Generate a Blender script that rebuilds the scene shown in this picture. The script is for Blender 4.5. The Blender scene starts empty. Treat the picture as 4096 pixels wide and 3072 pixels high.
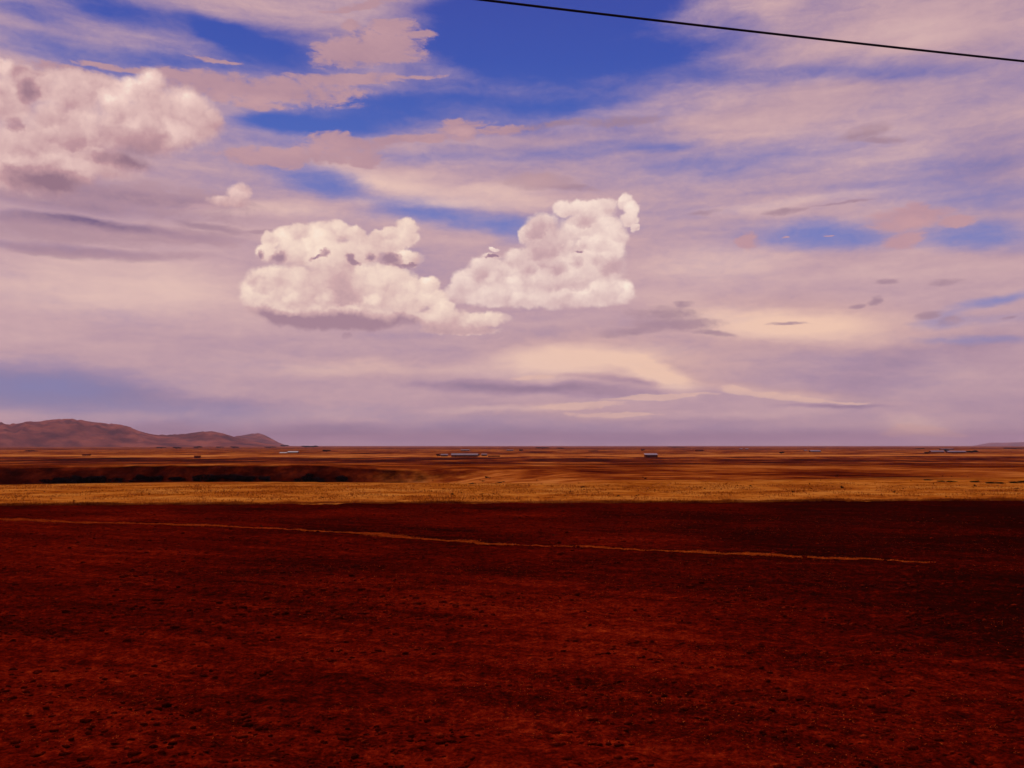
import bpy, bmesh, math, random
import numpy as np
from mathutils import Vector, noise as mn

random.seed(11); rng = np.random.default_rng(11)
scene = bpy.context.scene
R = math.radians

# ------------------------------------------------------------------ camera
W0, H0 = 4096.0, 3072.0
FPX = 3547.0                       # focal length in pixels of the photograph
PITCH = math.atan(247.0 / FPX)
CAM_H = 4.2                        # the eye is on the raised road, field at z = 0
cd = bpy.data.cameras.new('camera'); cam = bpy.data.objects.new('camera', cd)
scene.collection.objects.link(cam)
cd.sensor_fit = 'HORIZONTAL'; cd.sensor_width = 36.0; cd.lens = FPX / W0 * 36.0
cd.clip_start = 0.1; cd.clip_end = 120000.0
cam.location = (0, 0, CAM_H); cam.rotation_euler = (R(90) + PITCH, 0, 0)
scene.camera = cam

# ------------------------------------------------------------------ exposure / engine
scene.view_settings.view_transform = 'Standard'; scene.view_settings.look = 'None'
scene.view_settings.exposure = 0.0; scene.view_settings.gamma = 1.0
scene.render.engine = 'CYCLES'
cy = scene.cycles
cy.max_bounces = 4; cy.diffuse_bounces = 2; cy.glossy_bounces = 2; cy.transmission_bounces = 2
cy.volume_bounces = 0; cy.transparent_max_bounces = 8
cy.use_denoising = True; cy.use_adaptive_sampling = True; cy.adaptive_threshold = 0.02
cy.caustics_reflective = False; cy.caustics_refractive = False

# ------------------------------------------------------------------ sun
SUN_AZ, SUN_EL = -38.0, 48.0       # degrees, azimuth from +Y towards +X
sd = bpy.data.lights.new('sun', 'SUN'); sd.energy = 3.2; sd.angle = R(0.5); sd.color = (1.0, 0.88, 0.74)
sun = bpy.data.objects.new('sun', sd); scene.collection.objects.link(sun)
_sv = Vector((math.sin(R(SUN_AZ)) * math.cos(R(SUN_EL)), math.cos(R(SUN_AZ)) * math.cos(R(SUN_EL)), math.sin(R(SUN_EL))))
sun.rotation_euler = _sv.to_track_quat('Z', 'Y').to_euler()

# ------------------------------------------------------------------ node helper
def lin(r, g, b):
    f = lambda c: (c / 255 / 12.92) if c / 255 <= 0.04045 else ((c / 255 + 0.055) / 1.055) ** 2.4
    return (f(r), f(g), f(b))

class N:
    """small wrapper: builds shader nodes from expressions"""
    def __init__(s, tree): s.t = tree; s.n = tree.nodes; s.l = tree.links
    def put(s, inp, v):
        if v is None: return
        if isinstance(v, bpy.types.NodeSocket): s.l.new(v, inp)
        elif isinstance(v, (tuple, list)):
            inp.default_value = tuple(v) + ((1.0,) if len(inp.default_value) == 4 and len(v) == 3 else ())
        else: inp.default_value = v
    def m(s, op, a, b=None, c=None, clamp=False):
        n = s.n.new('ShaderNodeMath'); n.operation = op
        s.put(n.inputs[0], a); s.put(n.inputs[1], b); s.put(n.inputs[2], c)
        if clamp: return s.m('MINIMUM', s.m('MAXIMUM', n.outputs[0], 0.0), 1.0)
        return n.outputs[0]
    def add(s, a, b): return s.m('ADD', a, b)
    def sub(s, a, b): return s.m('SUBTRACT', a, b)
    def mul(s, a, b): return s.m('MULTIPLY', a, b)
    def mad(s, a, b, c): return s.m('MULTIPLY_ADD', a, b, c)
    def v(s, op, a, b=None, c=None, scale=None):
        n = s.n.new('ShaderNodeVectorMath'); n.operation = op
        s.put(n.inputs[0], a); s.put(n.inputs[1], b)
        if c is not None: s.put(n.inputs[2], c)
        if scale is not None: s.put(n.inputs['Scale'], scale)
        return n.outputs['Value'] if op in ('DOT_PRODUCT', 'LENGTH', 'DISTANCE') else n.outputs[0]
    def sep(s, a):
        n = s.n.new('ShaderNodeSeparateXYZ'); s.put(n.inputs[0], a); return n.outputs
    def comb(s, x, y, z):
        n = s.n.new('ShaderNodeCombineXYZ')
        for i, q in enumerate((x, y, z)): s.put(n.inputs[i], q)
        return n.outputs[0]
    def mapping(s, a, loc=(0, 0, 0), rot=0.0, sc=(1, 1, 1), typ='POINT'):
        n = s.n.new('ShaderNodeMapping'); n.vector_type = typ; s.put(n.inputs[0], a)
        n.inputs['Location'].default_value = loc; n.inputs['Rotation'].default_value = (0, 0, rot)
        n.inputs['Scale'].default_value = sc; return n.outputs[0]
    def noise(s, a, scale, detail=4, rough=0.5, dist=0.0, color=False, lac=2.0):
        n = s.n.new('ShaderNodeTexNoise'); s.put(n.inputs['Vector'], a)
        n.inputs['Scale'].default_value = scale; n.inputs['Detail'].default_value = detail
        n.inputs['Roughness'].default_value = rough; n.inputs['Distortion'].default_value = dist
        n.inputs['Lacunarity'].default_value = lac
        return n.outputs['Color'] if color else n.outputs[0]
    def voro(s, a, scale, feature='SMOOTH_F1', smooth=0.3, detail=0.0, rough=0.5, rand=1.0):
        n = s.n.new('ShaderNodeTexVoronoi'); n.voronoi_dimensions = '2D'; n.feature = feature; s.put(n.inputs['Vector'], a)
        n.inputs['Scale'].default_value = scale; n.inputs['Detail'].default_value = detail
        n.inputs['Roughness'].default_value = rough
        n.inputs['Randomness'].default_value = rand
        if feature == 'SMOOTH_F1': n.inputs['Smoothness'].default_value = smooth
        return n.outputs['Distance']
    def ramp01(s, x, a, b, smooth=True, lo=0.0, hi=1.0):
        n = s.n.new('ShaderNodeMapRange'); n.interpolation_type = 'SMOOTHSTEP' if smooth else 'LINEAR'
        n.clamp = True
        s.put(n.inputs[0], x); s.put(n.inputs[1], a); s.put(n.inputs[2], b); s.put(n.inputs[3], lo); s.put(n.inputs[4], hi)
        return n.outputs[0]
    def ramp(s, x, stops, interp='LINEAR'):
        n = s.n.new('ShaderNodeValToRGB'); cr = n.color_ramp; cr.interpolation = interp
        while len(cr.elements) < len(stops): cr.elements.new(0.5)
        for e, (p, c) in zip(cr.elements, stops): e.position = p; e.color = tuple(c) + (1.0,)
        s.put(n.inputs[0], x); return n.outputs[0]
    def mix(s, f, a, b, mode='MIX'):
        n = s.n.new('ShaderNodeMix'); n.data_type = 'RGBA'; n.blend_type = mode; n.clamp_factor = True
        s.put(n.inputs[0], f); s.put(n.inputs[6], a); s.put(n.inputs[7], b); return n.outputs[2]

# ------------------------------------------------------------------ sky: clouds drawn over the Sky Texture in azimuth / elevation
DS = W0 / 2212.0                   # the cloud lists below were measured on a 2212 px wide view of the photograph
def azel(px, py):
    u = (px * DS - W0 / 2) / FPX; v = (H0 / 2 - py * DS) / FPX
    c, s_ = math.cos(PITCH), math.sin(PITCH)
    d = Vector((u, c - v * s_, s_ + v * c)).normalized()
    return math.degrees(math.atan2(d.x, d.y)), math.degrees(math.asin(d.z))

world = bpy.data.worlds.new("World"); scene.world = world; world.use_nodes = True
world.cycles.sampling_method = 'MANUAL'; world.cycles.sample_map_resolution = 512
wt = world.node_tree; wt.nodes.clear(); K = N(wt)
BG = 0.1
tc = wt.nodes.new('ShaderNodeTexCoord').outputs['Generated']
sx = K.sep(tc)
AZ = K.mul(K.m('ARCTAN2', sx[0], sx[1]), 57.29578)
EL = K.mul(K.m('ARCSINE', sx[2]), 57.29578)
P = K.comb(AZ, EL, 0.0)

def warp(P, scale, amp, detail, stretch=(1, 1, 1), off=0.0, rough=0.5):
    q = K.mapping(P, loc=(off, off * 0.7, off), sc=stretch)
    n = K.noise(q, scale, detail, rough, color=True)
    n = K.v('SUBTRACT', n, (0.5, 0.5, 0.5))
    n = K.v('MULTIPLY', n, (amp[0] * 2, amp[1] * 2, 0.0))
    return K.v('ADD', P, n)

def ell(P, cx, cy_, rx, ry, ang=0.0):
    """squared elliptical distance to a patch given on the view"""
    a, e = azel(cx, cy_)
    ax = (azel(cx + 20, cy_)[0] - azel(cx - 20, cy_)[0]) / 40.0
    ey = (azel(cx, cy_ - 20)[1] - azel(cx, cy_ + 20)[1]) / 40.0
    sx_, sy_ = rx * ax, ry * ey; co, si = math.cos(R(ang)), math.sin(R(ang))
    # q = rotated and scaled offset; q.q written out as a quadratic form of (x, y)
    A = (co / sx_) ** 2 + (si / sy_) ** 2; C_ = (si / sx_) ** 2 + (co / sy_) ** 2
    B = 2 * co * si * (1 / sx_ ** 2 - 1 / sy_ ** 2)
    D = -2 * A * a - B * e; E = -2 * C_ * e - B * a
    F0 = A * a * a + B * a * e + C_ * e * e
    P1, P2 = P
    return K.m('ADD', K.v('DOT_PRODUCT', P2, (A, B, C_)), K.v('DOT_PRODUCT', P1, (D, E, F0)))

def quad(P):
    """(x, y, 1) and (x^2, xy, y^2), shared by all the patches measured in one warped space"""
    o = K.sep(P); x, y = o[0], o[1]
    return K.comb(x, y, 1.0), K.comb(K.mul(x, x), K.mul(x, y), K.mul(y, y))

def in_group(name, P, t0, fn):
    """build a long chain of nodes inside a node group of its own"""
    global K
    ng = bpy.data.node_groups.new(name, 'ShaderNodeTree')
    for nm, ty in (('p1', 'NodeSocketVector'), ('p2', 'NodeSocketVector'), ('t', 'NodeSocketFloat')): ng.interface.new_socket(nm, in_out='INPUT', socket_type=ty)
    ng.interface.new_socket('out', in_out='OUTPUT', socket_type='NodeSocketFloat')
    gi = ng.nodes.new('NodeGroupInput'); outer = K; K = N(ng)
    r_ = fn((gi.outputs[0], gi.outputs[1]), gi.outputs[2])
    go = ng.nodes.new('NodeGroupOutput'); ng.links.new(r_, go.inputs[0]); K = outer
    n = K.n.new('ShaderNodeGroup'); n.node_tree = ng
    K.put(n.inputs[0], P[0]); K.put(n.inputs[1], P[1]); K.put(n.inputs[2], t0); return n.outputs[0]
def splats(P, lst, start=0.0):
    return in_group('patches', P, start, lambda P_, t_: splats_(P_, lst, t_))
def splats_(P, lst, start=0.0):
    """sum of soft bumps, each (cx, cy, rx, ry, angle, strength)"""
    acc = start
    for (cx, cy_, rx, ry, ang, st) in lst:
        t = K.m('SUBTRACT', 1.0, ell(P, cx, cy_, rx, ry, ang), clamp=True)
        t = K.m('MULTIPLY', t, t)
        acc = K.m('MULTIPLY_ADD', t, st, acc)
    return acc

def union(P, lst):
    return in_group('outline', P, 0.0, lambda P_, t_: union_(P_, lst))
def union_(P, lst):
    """highest of 1 - q^2 over ellipses (cx, cy, rx, ry, angle): > 0 inside"""
    acc = None
    for e in lst:
        cx, cy_, rx, ry = e[:4]; ang = e[4] if len(e) > 4 else 0.0
        d = ell(P, cx, cy_, rx, ry, ang)
        if acc is None: acc = d
        else: 
            acc = K.m('SMOOTH_MIN', acc, d, 0.35)
    return K.m('SUBTRACT', 1.0, acc)

# noise fields shared by the layers
Q0 = quad(P)
Pw = warp(P, 0.2, (2.4, 0.9), 7, (0.55, 1.4, 1), 3.1, 0.62)            # wide streaky warp (cirrus, sheets)
Pm = warp(P, 0.5, (1.3, 0.5), 7, (0.5, 1.4, 1), 9.7, 0.6)               # ragged edges of stratus shreds
Pb = warp(P, 1.2, (0.42, 0.36), 6, (1, 1, 1), 17.3, 0.64)                # billowy warp (cumulus)
Qw, Qm, Qb = quad(Pw), quad(Pm), quad(Pb)
streak = K.noise(K.mapping(Pw, sc=(0.3, 1.35, 1), rot=R(4)), 0.22, 5, 0.48)
streak_fine = K.noise(K.mapping(Pm, sc=(0.3, 1.7, 1), rot=R(5)), 0.7, 4, 0.5)
rag = K.noise(K.mapping(Pm, loc=(5, 3, 0), sc=(0.7, 1.25, 1)), 1.7, 6, 0.68)
cloudy = K.noise(K.mapping(Pm, loc=(31, 7, 0), sc=(0.75, 1.3, 1)), 0.42, 6, 0.58)

# clear air
sky = wt.nodes.new('ShaderNodeTexSky'); sky.sky_type = 'NISHITA'; sky.sun_disc = False
sky.sun_elevation = R(SUN_EL); sky.sun_rotation = R(SUN_AZ); sky.altitude = 3800; sky.air_density = 1.0; sky.dust_density = 0.6; sky.ozone_density = 2.0
clear_nishita = sky.outputs[0]
S = lambda r, g, b: tuple(c / BG for c in lin(r, g, b))
clear_ramp = K.ramp(K.ramp01(EL, 0.0, 30.0, smooth=False), [
    (0.0, lin(134, 122, 160)), (0.10, lin(122, 118, 168)), (0.25, lin(112, 126, 192)), (0.45, lin(96, 118, 194)), (0.62, lin(72, 100, 186)), (0.8, lin(54, 80, 174)), (1.0, lin(52, 64, 160))])
clear_ramp = K.v('SCALE', clear_ramp, scale=1.0 / BG)
clear = K.mix(0.92, clear_nishita, clear_ramp)

# veil coverage (holes are where the blue shows)
holes = [
 (1190,110,420,190,4,-1.25),(1040,30,230,110,0,-0.6),(1480,120,200,60,-3,-0.45),(1330,10,230,60,0,-0.6),(760,255,300,62,10,-1.0),(600,272,110,24,4,-0.7),(590,100,230,60,-8,-0.65),
 (230,15,200,40,-8,-0.55),(150,118,320,40,-4,-0.4),(470,62,200,34,-12,-0.5),(400,135,220,22,0,-0.45),(60,20,120,26,0,-0.3),(260,80,560,110,-3,-0.42),(560,140,240,30,-4,-0.2),(1240,250,420,50,4,-0.35),(1500,360,420,40,3,-0.22),(2050,420,260,50,0,-0.25),
 (960,472,200,34,-3,-0.72),(1120,500,90,46,-10,-0.5),(690,395,160,36,-6,-0.65),(560,345,100,26,0,-0.35),(1290,326,330,26,6,-0.32),(960,335,200,24,3,-0.38),
 (1440,318,110,14,3,-0.3),(1760,505,200,36,-4,-0.8),(1900,525,170,30,-2,-0.3),(2110,518,200,40,-3,-0.9),(2180,440,260,60,0,-0.35),
 (1700,158,330,30,-2,-0.45),(1930,160,210,30,-6,-0.45),(1600,70,120,50,-20,-0.25),(1960,118,130,20,-5,-0.15),
 (2160,640,190,19,9,-0.75),(2030,692,90,28,0,-0.6),(2110,738,200,15,-6,-0.6),(2150,690,120,20,0,-0.35),(1600,345,400,60,2,-0.22),(2000,370,300,60,0,-0.22),
 (30,830,330,70,-4,-0.42),(150,850,560,70,-2,-0.52),(500,885,500,40,0,-0.3),(800,920,700,50,0,-0.35),(1600,935,800,40,0,-0.25),
 (1880,830,300,80,14,-0.12),(2060,780,200,60,14,-0.1),
 (250,470,420,170,0,0.4),(620,470,260,45,0,0.2),(2050,40,330,90,0,0.4),(1720,230,420,50,8,0.25),(1120,310,220,30,6,0.25),(1300,250,280,26,8,0.25),(850,385,260,34,-10,0.22),(1200,395,300,40,0,0.25)]
holes = [(a, b_, c_ * 1.18, d_ * 1.25, e_, f_ * 0.82) for a, b_, c_, d_, e_, f_ in holes]
V = splats(Qw, holes, K.ramp01(EL, 9.0, 17.0, lo=0.96, hi=0.74))
V = K.mad(K.sub(streak, 0.5), 0.75, V)
V = K.mad(K.sub(streak_fine, 0.5), 0.42, V)
V = K.mad(K.sub(rag, 0.5), 0.28, V)
V = K.ramp01(V, -0.10, 0.98)

# veil tone
tones = [
 (1380,775,360,70,-3,0.14),(1440,812,110,30,-20,0.12),(1200,790,300,50,0,0.3),(1660,700,330,50,-8,0.35),(1420,815,130,36,-25,0.45),(1300,770,250,35,4,0.2),
 (250,625,560,110,0,0.28),(1550,600,300,110,0,0.12),(600,790,260,40,0,0.15),(540,450,240,30,4,0.22),(700,470,200,30,0,0.15),(820,790,280,26,0,0.18),(1690,852,260,16,-7,0.14),(1500,895,400,14,0,0.16),(1100,885,220,14,0,0.2),(1990,925,120,30,-8,0.25),
 (780,385,330,40,-10,0.18),(1000,415,330,44,-6,0.2),(1130,400,130,30,0,0.15),(900,440,260,25,0,0.25),
 (90,400,300,60,0,-0.25),(120,480,300,25,0,-0.35),(260,490,330,16,-3,-0.4),(140,545,330,16,0,-0.3),(350,430,200,22,0,-0.4),(230,450,300,25,0,-0.2),
 (60,830,420,60,-2,-0.4),(350,870,500,40,0,-0.25),(1180,840,420,20,-3,-0.30),(1330,822,190,12,-6,-0.22),(1800,880,160,8,-2,-0.3),(1500,905,400,30,0,-0.1),
 (1900,800,320,70,16,-0.14),(2150,760,150,60,0,-0.15),(2150,400,200,200,0,-0.15),(2000,60,300,70,0,0.1),(1700,440,320,20,4,0.18),(1560,560,260,60,0,0.15),
 (600,935,1100,35,0,-0.36),(1600,945,900,30,0,-0.26),(1720,700,430,60,-4,0.16),(1900,330,330,60,0,0.05),(2180,850,150,200,0,-0.05)]
T = splats(Qw, tones, 0.56)
T = K.mad(K.sub(streak, 0.5), 0.45, T)
T = K.mad(K.sub(streak_fine, 0.5), 0.26, T)
T = K.mad(K.sub(rag, 0.5), 0.16, T)
T = K.m('ADD', T, 0.0, clamp=True)
veil = K.ramp(T, [(0.0, lin(118, 98, 134)), (0.22, lin(150, 124, 148)), (0.42, lin(178, 146, 164)), (0.62, lin(202, 166, 172)), (0.82, lin(224, 188, 182)), (1.0, lin(238, 202, 188))])
warmth = splats(Qw, [(1360,775,440,90,-3,0.42),(1440,815,140,40,-20,0.2),(1740,700,480,90,-6,0.45),(1700,850,330,22,-7,0.35),(800,790,360,35,0,0.2),(1200,890,300,30,0,0.2),(1990,925,120,28,-8,0.3)])
veil = K.mix(warmth, veil, K.mix(1.0, veil, (1.12, 1.02, 0.80), 'MULTIPLY'))
veil = K.v('SCALE', veil, scale=1.0 / BG)
col = K.mix(V, clear, veil)

# stratus shreds with ragged edges: list, tone colour, softness
def layer(col, P, shapes, c_dark, c_light, soft, grit, tone_sp, tone_mid=0.5, opacity=0.95, tone_noise=0.7):
    F = union(Qm, shapes)
    F = K.mad(K.sub(cloudy, 0.5), grit, F)
    F = K.mad(K.sub(streak_fine, 0.5), grit * 0.7, F)
    F = K.mad(K.sub(rag, 0.5), grit * 1.1, F)
    cov = K.mul(K.ramp01(F, 0.0, soft), opacity)
    t = splats(Qm, tone_sp, tone_mid)
    t = K.mad(K.sub(rag, 0.5), tone_noise * 0.5, t)
    t = K.m('MULTIPLY_ADD', K.sub(cloudy, 0.5), tone_noise, t, clamp=True)
    return K.mix(cov, col, K.mix(t, S(*c_dark), S(*c_light)))

# high pink sheets
col = layer(col, Pm, [(560,195,270,38,2),(760,170,160,18,4),(880,165,90,7,3),(480,175,170,22,0),(560,225,70,18,0),(170,165,150,22,-2),(820,95,110,42,4),(770,110,130,36,10),(850,60,60,22,-5),
    (760,55,28,14,0),(900,75,45,12,0),(830,125,90,18,0),(780,14,110,9,9),(640,335,170,30,5),(770,315,110,30,0),(860,300,60,18,8),(920,298,60,13,5),(1000,282,55,26,0),
    (980,262,30,12,0),(800,345,40,22,0),(1090,280,80,12,4),(470,130,80,6,0),(310,155,160,10,0)],
    (160,126,148), (208,164,166), 0.8, 1.9, [(560,220,150,25,0,0.3),(1000,288,50,20,0,0.3),(640,320,200,30,5,0.2),(820,70,90,30,0,0.15),(760,130,100,20,0,-0.1)], 0.45)
# grey sheet under the upper left mass
col = layer(col, Pm, [(150,420,220,60,0),(380,440,230,50,0),(120,500,260,40,0),(330,505,260,26,0),(450,490,110,14,-6),(200,545,280,18,2),(430,520,60,10,0),(560,500,60,8,4)],
    (150, 120, 142), (200, 160, 166), 1.1, 1.6, [(380,440,150,16,0,0.3),(120,412,60,10,-5,0.4),(430,445,40,14,0,0.5),(200,480,300,14,0,-0.25),(430,487,120,10,-6,-0.3)], 0.35, 0.72, 0.9)
# grey-mauve shreds on the right
col = layer(col, Pm, [(1350,262,110,14,3),(1180,272,110,12,3),(1860,287,80,20,8),(1900,300,80,8,-4),(1520,462,60,7,3),(1700,456,70,9,5),(1810,438,80,4,2),
    (1150,392,110,20,-3),(1230,404,90,10,-8),(1915,607,30,7,3),(2040,608,44,12,0),(1880,650,18,14,20),(1845,660,18,8,0),(2050,692,44,16,0),(2010,680,40,9,10),(2180,688,18,6,10),
    (1440,680,110,28,0),(1460,700,140,18,-2),(1370,715,90,14,4),(1540,722,60,8,-8),(1480,655,30,12,0),(1700,702,50,5,-2)],
    (150,121,142), (194,156,162), 1.2, 1.4, [(1150,392,120,25,0,0.7),(1350,700,80,20,0,0.4),(1540,668,60,15,0,0.2),(2060,694,35,12,0,0.4),(1860,280,60,12,0,0.35)], 0.2, 0.8)
col = layer(col, Pm, [(1965,472,110,30,5),(1990,452,45,22,0),(2060,480,60,14,0),(1950,520,50,26,0),(1700,510,14,2.5,0),(1795,510,9,2,0),(1610,520,40,22,0)],
    (170,134,154), (204,158,162), 0.8, 1.2, [(1960,480,70,20,0,0.3)], 0.6)

# thin ragged clouds low at right
col = layer(col, Pm, [(1590,842,48,12,-6),(1640,850,60,8,-5),(1730,860,90,6,-5),(1830,868,50,3,-3),(1420,858,150,6,2),(1240,878,110,10,3),(1330,895,120,6,0),(1160,818,60,5,0)],
    (196, 154, 156), (240, 198, 176), 0.7, 1.0, [(1590,838,60,10,0,0.4)], 0.85, 0.6, 0.9)
col = layer(col, Pm, [(1990,926,80,14,-5),(1940,930,50,16,6),(2060,940,50,8,-8)], (180, 140, 146), (226, 178, 162), 0.8, 1.1, [(1990,922,70,8,0,0.3)], 0.8, 0.6, 0.9)
# ---- cumulus
def voro1(Q, sc):
    n = wt.nodes.new('ShaderNodeTexVoronoi'); n.voronoi_dimensions = '2D'; n.feature = 'SMOOTH_F1'; K.put(n.inputs['Vector'], Q)
    n.inputs['Scale'].default_value = sc; n.inputs['Detail'].default_value = 0.0; n.inputs['Smoothness'].default_value = 0.5
    return n.outputs['Distance']
def voro2(Q, sc):
    n = wt.nodes.new('ShaderNodeTexVoronoi'); n.voronoi_dimensions = '2D'; n.feature = 'F1'; K.put(n.inputs['Vector'], Q)
    n.inputs['Scale'].default_value = sc; n.inputs['Detail'].default_value = 0.0
    d = n.outputs['Distance']; return K.mul(d, d)
def billow(Q):
    h = K.mad(voro1(Q, 0.55), -1.0, 1.0)
    return K.mad(voro2(Q, 1.15), -0.75, h)
BIL = billow(Pb)
FINE = K.mad(voro2(Pb, 2.9), -0.5, 0.2)
PUFF = K.noise(Pb, 0.95, 5, 0.56)
Pc = warp(P, 1.7, (0.46, 0.40), 5, (1, 1, 1), 41.3, 0.66); Qc = quad(Pc)
def zoomed(lst, x0, y0, sc):
    """patches measured on enlarged views of the photograph"""
    return [((x0 + q[0] / sc) / DS, (y0 + q[1] / sc) / DS, q[2] / sc / DS, q[3] / sc / DS) + tuple(q[4:]) for q in lst]
def split_tones(lst):
    strong = [q for q in lst if q[5] <= -0.6]; return [q for q in lst if q[5] > -0.6], strong
def sample(lst, x, y, start):
    for (cx, cy_, rx, ry, ang, st) in lst:
        co, si = math.cos(R(-ang)), math.sin(R(-ang)); dx, dy = x - cx, y - cy_
        q2 = ((dx * co + dy * si) / rx) ** 2 + ((-dx * si + dy * co) / ry) ** 2
        start += st * max(0.0, 1 - q2) ** 2
    return start
def lobes(P, t, shapes, coarse, base, n, rmin, rmax, gain, sharp, seed, flat=0.85):
    """overlapping rounded heads, each lit from the upper left, drawn from the top of the cloud down"""
    g_ = random.Random(seed); L = []
    for e in shapes: L.append((e[0], e[1], e[2], e[3], e[4] if len(e) > 4 else 0.0, 0))
    wts = [e[2] * e[3] for e in shapes]
    for i in range(n):
        e = g_.choices(shapes, wts)[0]
        while True:
            u, v = g_.uniform(-1, 1), g_.uniform(-1, 1)
            if u * u + v * v < 0.82: break
        r_ = rmin + (rmax - rmin) * g_.random() ** 1.8
        L.append((e[0] + u * e[2], e[1] + v * e[3], r_ * g_.uniform(0.9, 1.35), r_ * flat, g_.uniform(-15, 15), 1))
    L.sort(key=lambda q: (q[5], q[1] + g_.uniform(-8, 8)))
    P1, P2 = P
    for (cx, cy_, rx, ry, ang, kind) in L:
        d = K.m('MULTIPLY_ADD', ell(P, cx, cy_, rx, ry, ang), -sharp, sharp)
        m_ = K.m('MINIMUM', K.m('MAXIMUM', d, 0.0), 1.0)
        a_, e_ = azel(cx, cy_)
        kx = -0.45 * gain / (rx * 0.0299); ky = 0.9 * gain / (ry * 0.0299)
        tone = base + max(-0.26, min(0.24, sample(coarse, cx, cy_, 0.0))) + (g_.uniform(-0.03, 0.03) if kind else 0)
        tn = K.v('DOT_PRODUCT', P1, (kx, ky, tone - kx * a_ - ky * e_))
        t = K.m('MULTIPLY_ADD', K.m('SUBTRACT', tn, t), m_, t)
    return t
def cumulus(col, shapes, light_sp, c_dark, c_mid, c_light, edge=0.25, soft=0.30, base_mid=0.55, grit=0.3, fade=None, n=60, rmin=10, rmax=26, gain=0.2, sharp=1.6, seed=1):
    F = union(Qb, shapes)
    F = K.mad(BIL, edge, F); F = K.mad(FINE, edge * 0.6, F)
    F = K.mad(K.sub(PUFF, 0.5), edge * 1.8, F)
    cov = K.ramp01(F, 0.0, soft)
    if fade: cov = K.m('MULTIPLY', cov, K.m('ADD', splats(Qb, fade, 1.0), 0.0, clamp=True))
    coarse, strong = split_tones(light_sp)
    t = in_group('billows', Qc, base_mid, lambda P_, t_: lobes(P_, t_, shapes, coarse, base_mid, n, rmin, rmax, gain, sharp, seed))
    t = splats(Qc, strong, t)
    t = K.mad(FINE, 0.10, t); t = K.mad(K.sub(BIL, 0.4), 0.10, t)
    t = K.m('MULTIPLY_ADD', K.sub(PUFF, 0.5), grit, t, clamp=True)
    c = K.ramp(t, [(0.0, lin(*c_dark)), (0.45, lin(*c_mid)), (0.85, lin(*c_light)), (1.0, lin(255, 238, 222))])
    return K.mix(cov, col, K.v('SCALE', c, scale=1.0 / BG))

base_col = col
# upper left mass
z1 = lambda l: zoomed(l, 0, 200, 2.16)
col = cumulus(col, z1([(60,150,130,100),(200,220,170,110),(400,250,120,90),(330,330,200,150),(100,450,280,280),(640,400,300,170),(1310,270,160,130),(1180,350,230,130),(1000,470,200,160),(1350,480,270,220),(1600,520,280,220),(1820,600,130,120),(1200,700,600,240),(600,700,520,320),(250,850,420,330),(1650,640,330,200),(800,300,500,130),(1400,720,380,150),(500,1030,480,150),(100,1080,280,200),(2060,1230,120,100),(1980,1310,210,60),(300,1150,440,170),(900,980,460,150),(1300,640,520,230)]),
    z1([(60,140,120,90,0,.55),(1300,240,120,80,0,.6),(1220,400,120,140,0,.5),(1030,480,100,100,0,.4),(880,430,70,80,0,.25),(430,220,80,55,-20,.3),(600,600,280,90,10,.3),(330,720,140,80,0,.38),(700,850,180,70,0,.25),(1600,430,220,140,0,.2),(1400,700,70,50,0,.25),(30,960,80,70,0,.45),(2070,1220,110,75,0,.15),(1800,450,70,140,0,.18),(150,560,120,60,0,.1),
        (240,350,140,130,-30,-.6),(200,210,110,40,0,-.3),(60,620,130,180,0,-.55),(760,430,120,120,0,-.35),(150,920,110,90,0,-.5),(620,760,100,55,0,-.45),(1340,420,60,110,0,-.22),(1150,790,320,120,0,-.45),(400,1140,560,170,0,-.78),(1200,960,560,120,0,-.7),(1500,830,220,70,0,-.4),(1300,870,300,60,0,-.4),(1850,610,90,70,0,-.2),(20,1280,120,90,0,-.4),(1960,1360,220,40,0,-.45),(480,480,200,60,0,-.15)]),
    (150, 117, 134), (194, 152, 158), (240, 206, 198), edge=0.22, soft=0.85, base_mid=0.60, grit=0.34, n=40, rmin=20, rmax=46, gain=0.24, sharp=1.1, seed=3, fade=z1([(500,1290,900,110,0,-0.7),(1300,1080,500,70,0,-0.5),(100,1300,300,110,0,-0.6)]))
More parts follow.
